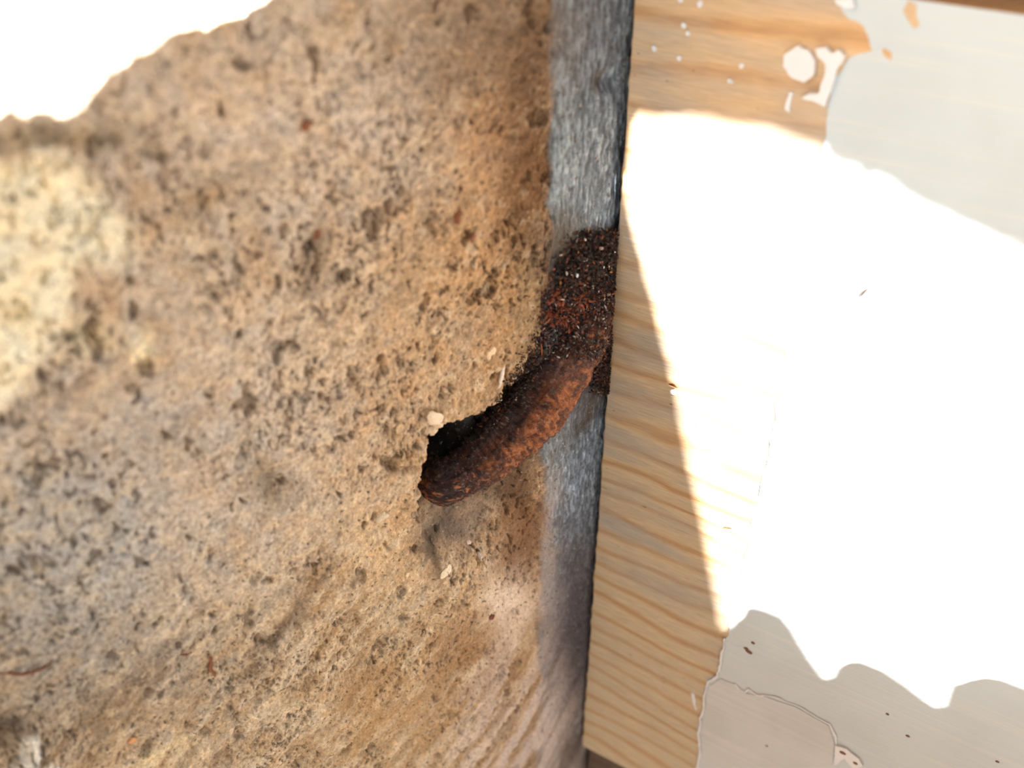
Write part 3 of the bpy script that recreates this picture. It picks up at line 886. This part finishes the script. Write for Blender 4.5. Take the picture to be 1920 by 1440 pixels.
for k in range(3700):
    if k < 2300:
        b = 545 + 130 * rng.random() ** 1.5; a = rng.uniform(1014, min(1150, rows[int(b)] + 2))
    else:
        u = rng.random() * (len(spine) - 1.001); i = int(u)
        q = spine[i] + (spine[i + 1] - spine[i]) * (u - i) + rng.normal(size=2) * (13 - 5 * u / 5) + np.array([7, 5]); a, b = q
    p = on_any(a, b); dn = ray(a, b); dn /= np.linalg.norm(dn)
    p = p - dn * rng.uniform(0.0, 0.0009)
    n = -dn + 0.5 * rng.normal(size=3); n /= np.linalg.norm(n)
    c = pal[rng.choice(8, p=palw)]
    if k < 2300 and rng.random() < 0.30: c = (C(110, 52, 30), C(92, 74, 68), C(104, 88, 82))[k % 3]
    if rng.random() < 0.03: c = C(170, 160, 152)
    add_flake(p, n, rng.uniform(0.0002, 0.0009), rng.uniform(0.00015, 0.0005), c, rng.uniform(-0.0001, 0.0002))
fl = mesh_obj('flakes', np.array(fv) - pl0, ff, M_FLAKE, pile, col=np.array(fc), smooth=False)
fl['kind'] = 'stuff'

def crumb(name, p, n, rx, ry, rz, mat, parent=None, color=None, seed=1, lab=None, rot=0.0, sub=3):
    bm = bmesh.new(); bmesh.ops.create_icosphere(bm, subdivisions=sub, radius=1.0)
    vs_ = np.array([v.co[:] for v in bm.verts]); fs = np.array([[v.index for v in f.verts] for f in bm.faces]); bm.free()
    d = 1 + 0.42 * fbm(vs_[:, 0] * 1.6 + seed, vs_[:, 1] * 1.6 + vs_[:, 2] * 1.1, 501 + seed % 50, 4)
    vs_ = vs_ * d[:, None]
    n = n / np.linalg.norm(n); up = np.array([0, 0, 1.0]); t = np.cross(up, n); t /= np.linalg.norm(t) + 1e-9; u = np.cross(n, t)
    c, s = math.cos(rot), math.sin(rot)
    t, u = t * c + u * s, -t * s + u * c
    w = vs_[:, :1] * rx * t + vs_[:, 1:2] * ry * u + vs_[:, 2:3] * rz * n
    colr = None if color is None else np.clip(np.array(color)[None] * (1 + 0.12 * fbm(vs_[:, 0] * 3, vs_[:, 1] * 3, 7, 2))[:, None], 0, 1)
    base = np.zeros(3) if parent is None else np.array(parent.matrix_world.translation)
    if parent is None:
        o = mesh_obj(name, w, fs, mat, None, col=colr); o.location = p
    else:
        o = mesh_obj(name, w + p - base, fs, mat, parent, col=colr)
    if lab: o['label'] = lab
    return o
bpy.context.view_layer.update()
def px2m(px, p): return px / F * float((p - CAM) @ FWD)
WHITE = lin((214, 208, 204))
for k, (a, b, rx, ry, ro) in enumerate(((1098, 488, 5, 2.2, 0.5), (1131, 499, 2.4, 5, 0.0), (1082, 516, 2.4, 4, 0.3), (1141, 551, 4, 5, 0.1), (1127, 466, 4, 3, 0.2))):
    p, s_, t_ = hit_profile(a, b); dn = ray(a, b); dn /= np.linalg.norm(dn)
    p = heap_pt(a, b) - dn * 0.0026
    crumb('pale_chip', p, -dn, px2m(rx, p), px2m(ry, p), px2m(2, p), M_CHIP, pile, WHITE if k < 3 else lin((150, 130, 118)), 60 + k, None, ro, 2)

# ------------------------------------------------------------------ mortar fragments on the stone
for k, (a, b, rx, ry, ro, c) in enumerate((
        (819, 787, 16, 33, 0.45, (232, 206, 178)), (808, 806, 9, 9, 0.2, (228, 198, 166)), (921, 660, 8, 9, 0.2, (236, 204, 166)), (916, 668, 5, 7, 0, (232, 196, 156)), (941, 706, 7, 20, -0.35, (214, 196, 178)),
        (835, 1074, 15, 10, 0.5, (230, 208, 176)), (843, 1066, 8, 9, 0, (226, 206, 180)), (763, 1078, 5, 11, -0.15, (226, 200, 160)), (898, 1042, 7, 9, 0, (206, 186, 176)), (880, 1016, 6, 5, 0, (206, 184, 170)),
        (926, 757, 5, 4, 0, (190, 150, 120)), (716, 968, 14, 8, 0.3, (224, 200, 168)))):
    p, n = on_stone(a, b, 0.0)
    crumb('mortar_fragment', p, n, px2m(rx, p), px2m(ry, p), px2m(min(rx, ry) * 0.3, p), M_CHIP, wall, lin(c) * 0.8, 20 + k, None, ro)

# ------------------------------------------------------------------ loose flakes on the stone
flakes = [
    (573, 235, 15, 13, 0.3, M_BROWN, 'blurred square brown flake on the stone, nearest the top edge'),
    (594, 437, 10, 11, 0.5, M_BROWN, 'orange-brown flake above a dark pit in the stone face'),
    (858, 405, 7, 16, -0.25, M_BROWN, 'oval glossy brown seed case stuck to the stone left of the dark stain'),
    (886, 446, 5, 9, -0.2, M_BROWN, 'small brown sliver just below the oval seed case'),
    (920, 1157, 7, 8, 0.2, M_DKBROWN, 'dark red-brown round speck low on the stone beside the grey return'),
    (247, 1388, 8, 11, -0.4, M_TAN, 'pale orange flake near the bottom edge above a cream lichen streak'),
]
for k, (a, b, rx, ry, ro, m, lab) in enumerate(flakes):
    p, n = on_stone(a, b, 0.0001)
    o = crumb('brown_flake', p, n, px2m(rx, p), px2m(ry, p), px2m(min(rx, ry) * 0.35, p), m, None, None, 80 + k, None, ro)
    tag(o, lab, 'flake', 'loose flakes on the stone face')

def fibre(name, pts3, r, mat, label, cat):
    pts3 = catmull(np.array(pts3), 10); n = len(pts3); m = 6
    t = np.gradient(pts3, axis=0); t /= np.linalg.norm(t, axis=1)[:, None]
    a = np.cross(t, np.array([0.3, 0.9, 0.2])); a /= np.linalg.norm(a, axis=1)[:, None]; b = np.cross(t, a)
    vv = []
    for i in range(n):
        rr = r * (0.35 + 0.65 * math.sin(math.pi * min(max(i / (n - 1), 0.06), 0.94)))
        for k in range(m):
            q = 2 * math.pi * k / m; vv.append(pts3[i] + rr * (math.cos(q) * a[i] + math.sin(q) * b[i]))
    ff = [(i * m + k, i * m + (k + 1) % m, (i + 1) * m + (k + 1) % m, (i + 1) * m + k) for i in range(n - 1) for k in range(m)]
    ff += [tuple(range(m))[::-1], tuple((n - 1) * m + k for k in range(m))]
    c0 = np.array(pts3).mean(0)
    o = mesh_obj(name, np.array(vv) - c0, ff, mat); o.location = c0
    return tag(o, label, cat)
def stone_path(pl, lift): return [on_stone(a, b, lift)[0] for a, b in pl]
fibre('plant_fibre', stone_path([(-20, 1262), (20, 1260), (45, 1262), (75, 1254), (100, 1240)], 0.0003), 0.00028, M_BROWN, 'thin red-brown rootlet across the stone at the left edge', 'fibre')
fibre('plant_fibre', stone_path([(388, 1226), (394, 1238), (391, 1252), (400, 1265), (402, 1272)], 0.0003), 0.00035, M_BROWN, 'short curled rust-red stem fragment low on the stone', 'fibre')
fibre('plant_fibre', stone_path([(338, 1227), (348, 1226), (360, 1222)], 0.0002), 0.00025, M_BROWN, 'tiny orange sliver left of the curled stem fragment', 'fibre')
fp = []
for (a, b, off) in ((1102, 629, 0.008), (1120, 638, 0.009), (1138, 650, 0.008)):
    p, s_, t_ = hit_profile(a, b); dn = ray(a, b); dn /= np.linalg.norm(dn); fp.append(p - dn * off * 0.8)
fibre('plant_fibre', fp, 0.00011, M_FIBRE, 'fine pale hair stretched between rusty bar and board', 'fibre')
fibre('plant_fibre', [board_pt(1616, 556, 0.0002), board_pt(1624, 545, 0.0004), board_pt(1632, 538, 0.0002)], 0.00022, M_DKBROWN, 'tiny dark fibre lying on the sunlit paint', 'fibre')
fibre('plant_fibre', [board_pt(1359, 989, 0.0002), board_pt(1367, 988, 0.0003), board_pt(1375, 991, 0.0002)], 0.00018, M_TAN, 'tiny tan splinter on the sunlit wood below the middle', 'fibre')
fibre('plant_fibre', [board_pt(1254, 720, 0.0003), board_pt(1262, 722, 0.0008), board_pt(1270, 727, 0.0003)], 0.00028, M_BROWN, 'short brown splinter at the shadow edge on the bare wood', 'fibre')
rf = []
for (a, b, off) in ((1004, 640, 0.0012), (1012, 640, 0.002), (1020, 652, 0.002)):
    p, n = on_stone(a, b, off); rf.append(p)
fibre('plant_fibre', rf, 0.00022, M_BROWN, 'short orange bristle poking out at the edge of the notch', 'fibre')

# ------------------------------------------------------------------ unseen shadow casters added outside the frame, outlines worked back from their shadows
def to_plane(Pt, H):
    t = (H - Pt[2]) / SUN[2]; return Pt + SUN * t
def shade_slab(name, outline3, H, th, mat, label, cat):
    bot = np.array([to_plane(np.asarray(p), H) for p in outline3])
    top = bot + SUN * (th / SUN[2])
    n = len(bot)
    bm = bmesh.new()
    vb = [bm.verts.new(tuple(p)) for p in bot]; vt = [bm.verts.new(tuple(p)) for p in top]
    tr = tessellate_polygon([[Vector((p[0], p[1], 0)) for p in bot]])
    for a, b, c in tr:
        try: bm.faces.new((vb[a], vb[b], vb[c])); bm.faces.new((vt[c], vt[b], vt[a]))
        except ValueError: pass
    for i in range(n):
        try: bm.faces.new((vb[i], vb[(i + 1) % n], vt[(i + 1) % n], vt[i]))
        except ValueError: pass
    bmesh.ops.recalc_face_normals(bm, faces=bm.faces)
    c0 = bot.mean(0)
    bmesh.ops.translate(bm, verts=bm.verts, vec=-Vector(c0))
    me = bpy.data.meshes.new(name); bm.to_mesh(me); bm.free(); me.materials.append(mat)
    o = bpy.data.objects.new(name, me); COL.objects.link(o); o.location = c0
    return tag(o, label, cat)

def dens(pl, fn, step=6, amp=0.0, seed=1):
    out = []
    for i in range(len(pl) - 1):
        a = np.array(pl[i], float); b = np.array(pl[i + 1], float)
        m = max(1, min(60, int(np.linalg.norm(b - a) / step)))
        for k in range(m):
            q = a + (b - a) * k / m
            if amp:
                q = q + amp * np.array([fbm(q[:1] / 22, q[1:] / 22, seed, 3)[0], fbm(q[:1] / 22 + 30, q[1:] / 22, seed + 4, 3)[0]])
            out.append(fn(*q))
    out.append(fn(*pl[-1])); return out
bp_ = lambda a, b: board_pt(a, b)
hp_ = lambda a, b: hit_profile(a, b)[0]

# A: caster added over the top of the board for its shadow
top_edge = [(1100, 214), (1160, 217), (1210, 222), (1300, 221), (1345, 232), (1400, 240), (1440, 247), (1470, 263), (1510, 274), (1530, 286), (1540, 305), (1592, 322),
            (1606, 345), (1618, 333), (1640, 344), (1700, 385), (1760, 412), (1850, 455), (1920, 492), (2000, 530), (2100, 580)]
A_out = dens(top_edge, bp_, 6, 2.5, 601)
zr = A_out[-1]; xr = zr[:2] @ G
def bw(x, z): return np.array([G[0] * x, G[1] * x, z])
HA = 0.300
A_out += [bw(0.45, zr[2] - 0.03), bw(0.45, HA), bw(-0.012, HA)]
shade_slab('top_shade_caster', A_out, HA, 0.006, M_CASTER_WOOD, 'unseen plank-shaped shadow caster added above the view, shading the top of the pine board', 'shadow caster')
# B: scalloped caster added to shade the foot of the board
scal = [(2100, 1330), (2010, 1345), (1990, 1320), (1950, 1298), (1920, 1288), (1885, 1274), (1850, 1269), (1812, 1276), (1795, 1283), (1780, 1285), (1774, 1300), (1766, 1326), (1758, 1326), (1735, 1310), (1700, 1283), (1660, 1257), (1625, 1243), (1610, 1240), (1585, 1243), (1566, 1254), (1557, 1272), (1550, 1274), (1540, 1262),
        (1522, 1238), (1502, 1206), (1486, 1178), (1468, 1157), (1440, 1145), (1410, 1138), (1396, 1144), (1388, 1160), (1376, 1168), (1366, 1182), (1345, 1190), (1250, 1200), (1150, 1200)]
HB = 0.100
B_out = dens(scal, bp_, 5)
B_out += [bp_(1060, 1900), bw(0.0, -0.48), bw(0.45, -0.48), bw(0.45, board_pt(2150, 1330)[2])]
shade_slab('scalloped_shade_caster', B_out, HB, 0.006, M_CASTER_WOOD, 'unseen scalloped shadow caster added above the view, shading the foot of the board', 'scalloped shadow caster')
# C: caster added to shade the stone and the wedge beside it
wedge = [(1165, 322), (1170, 345), (1177, 378), (1185, 412), (1192, 442), (1204, 480), (1208, 505), (1222, 550), (1230, 580), (1236, 612), (1244, 640), (1254, 675), (1263, 715), (1268, 735), (1276, 780), (1285, 822), (1294, 872), (1302, 905), (1312, 950), (1322, 992), (1330, 1040), (1340, 1090), (1350, 1140), (1353, 1165), (1364, 1180), (1372, 1230)]
stone_lit = [(-260, 330), (-120, 250), (-40, 235), (0, 224), (18, 214), (26, 208), (34, 222), (50, 226), (66, 216), (90, 214), (104, 222), (122, 226), (140, 218), (158, 196), (172, 178), (188, 160), (205, 142), (214, 140), (232, 132), (252, 114),
             (258, 108), (266, 112), (290, 96), (312, 76), (335, 66), (360, 58), (376, 54), (382, 58), (410, 46), (430, 36), (434, 38), (455, 30), (468, 16), (490, 4), (510, -14), (560, -60), (640, -120)]
HC = 0.176
def wp(s_, z): return np.array([np.interp(s_, ARC, CURVE[:, 0]), np.interp(s_, ARC, CURVE[:, 1]), z])
Cc = dens(wedge, bp_, 6, 0.8, 611)
Cc += [bp_(1400, 1500), bp_(1300, 2000), bw(0.0, -0.48), wp(S_ARRIS, -0.48), wp(0.30, -0.48), wp(0.30, hp_(-260, 330)[2])]
Cc += dens(stone_lit, hp_, 5, 1.2, 621)
p_up = hp_(640, -120)
iA = int(np.searchsorted(ARC, S_ARRIS - 0.03))
Cc += [np.array([CURVE[iA][0], CURVE[iA][1], HC]) , bw(0.0015, HC), bw(0.0015, board_pt(1160, 318)[2])]
shade_slab('wall_shade_caster', Cc, HC, 0.006, mat_flat('shade_caster_stone', (150, 130, 108), 0.95), 'unseen thin shadow caster added above the view, shading the stone wall', 'wall shadow caster')
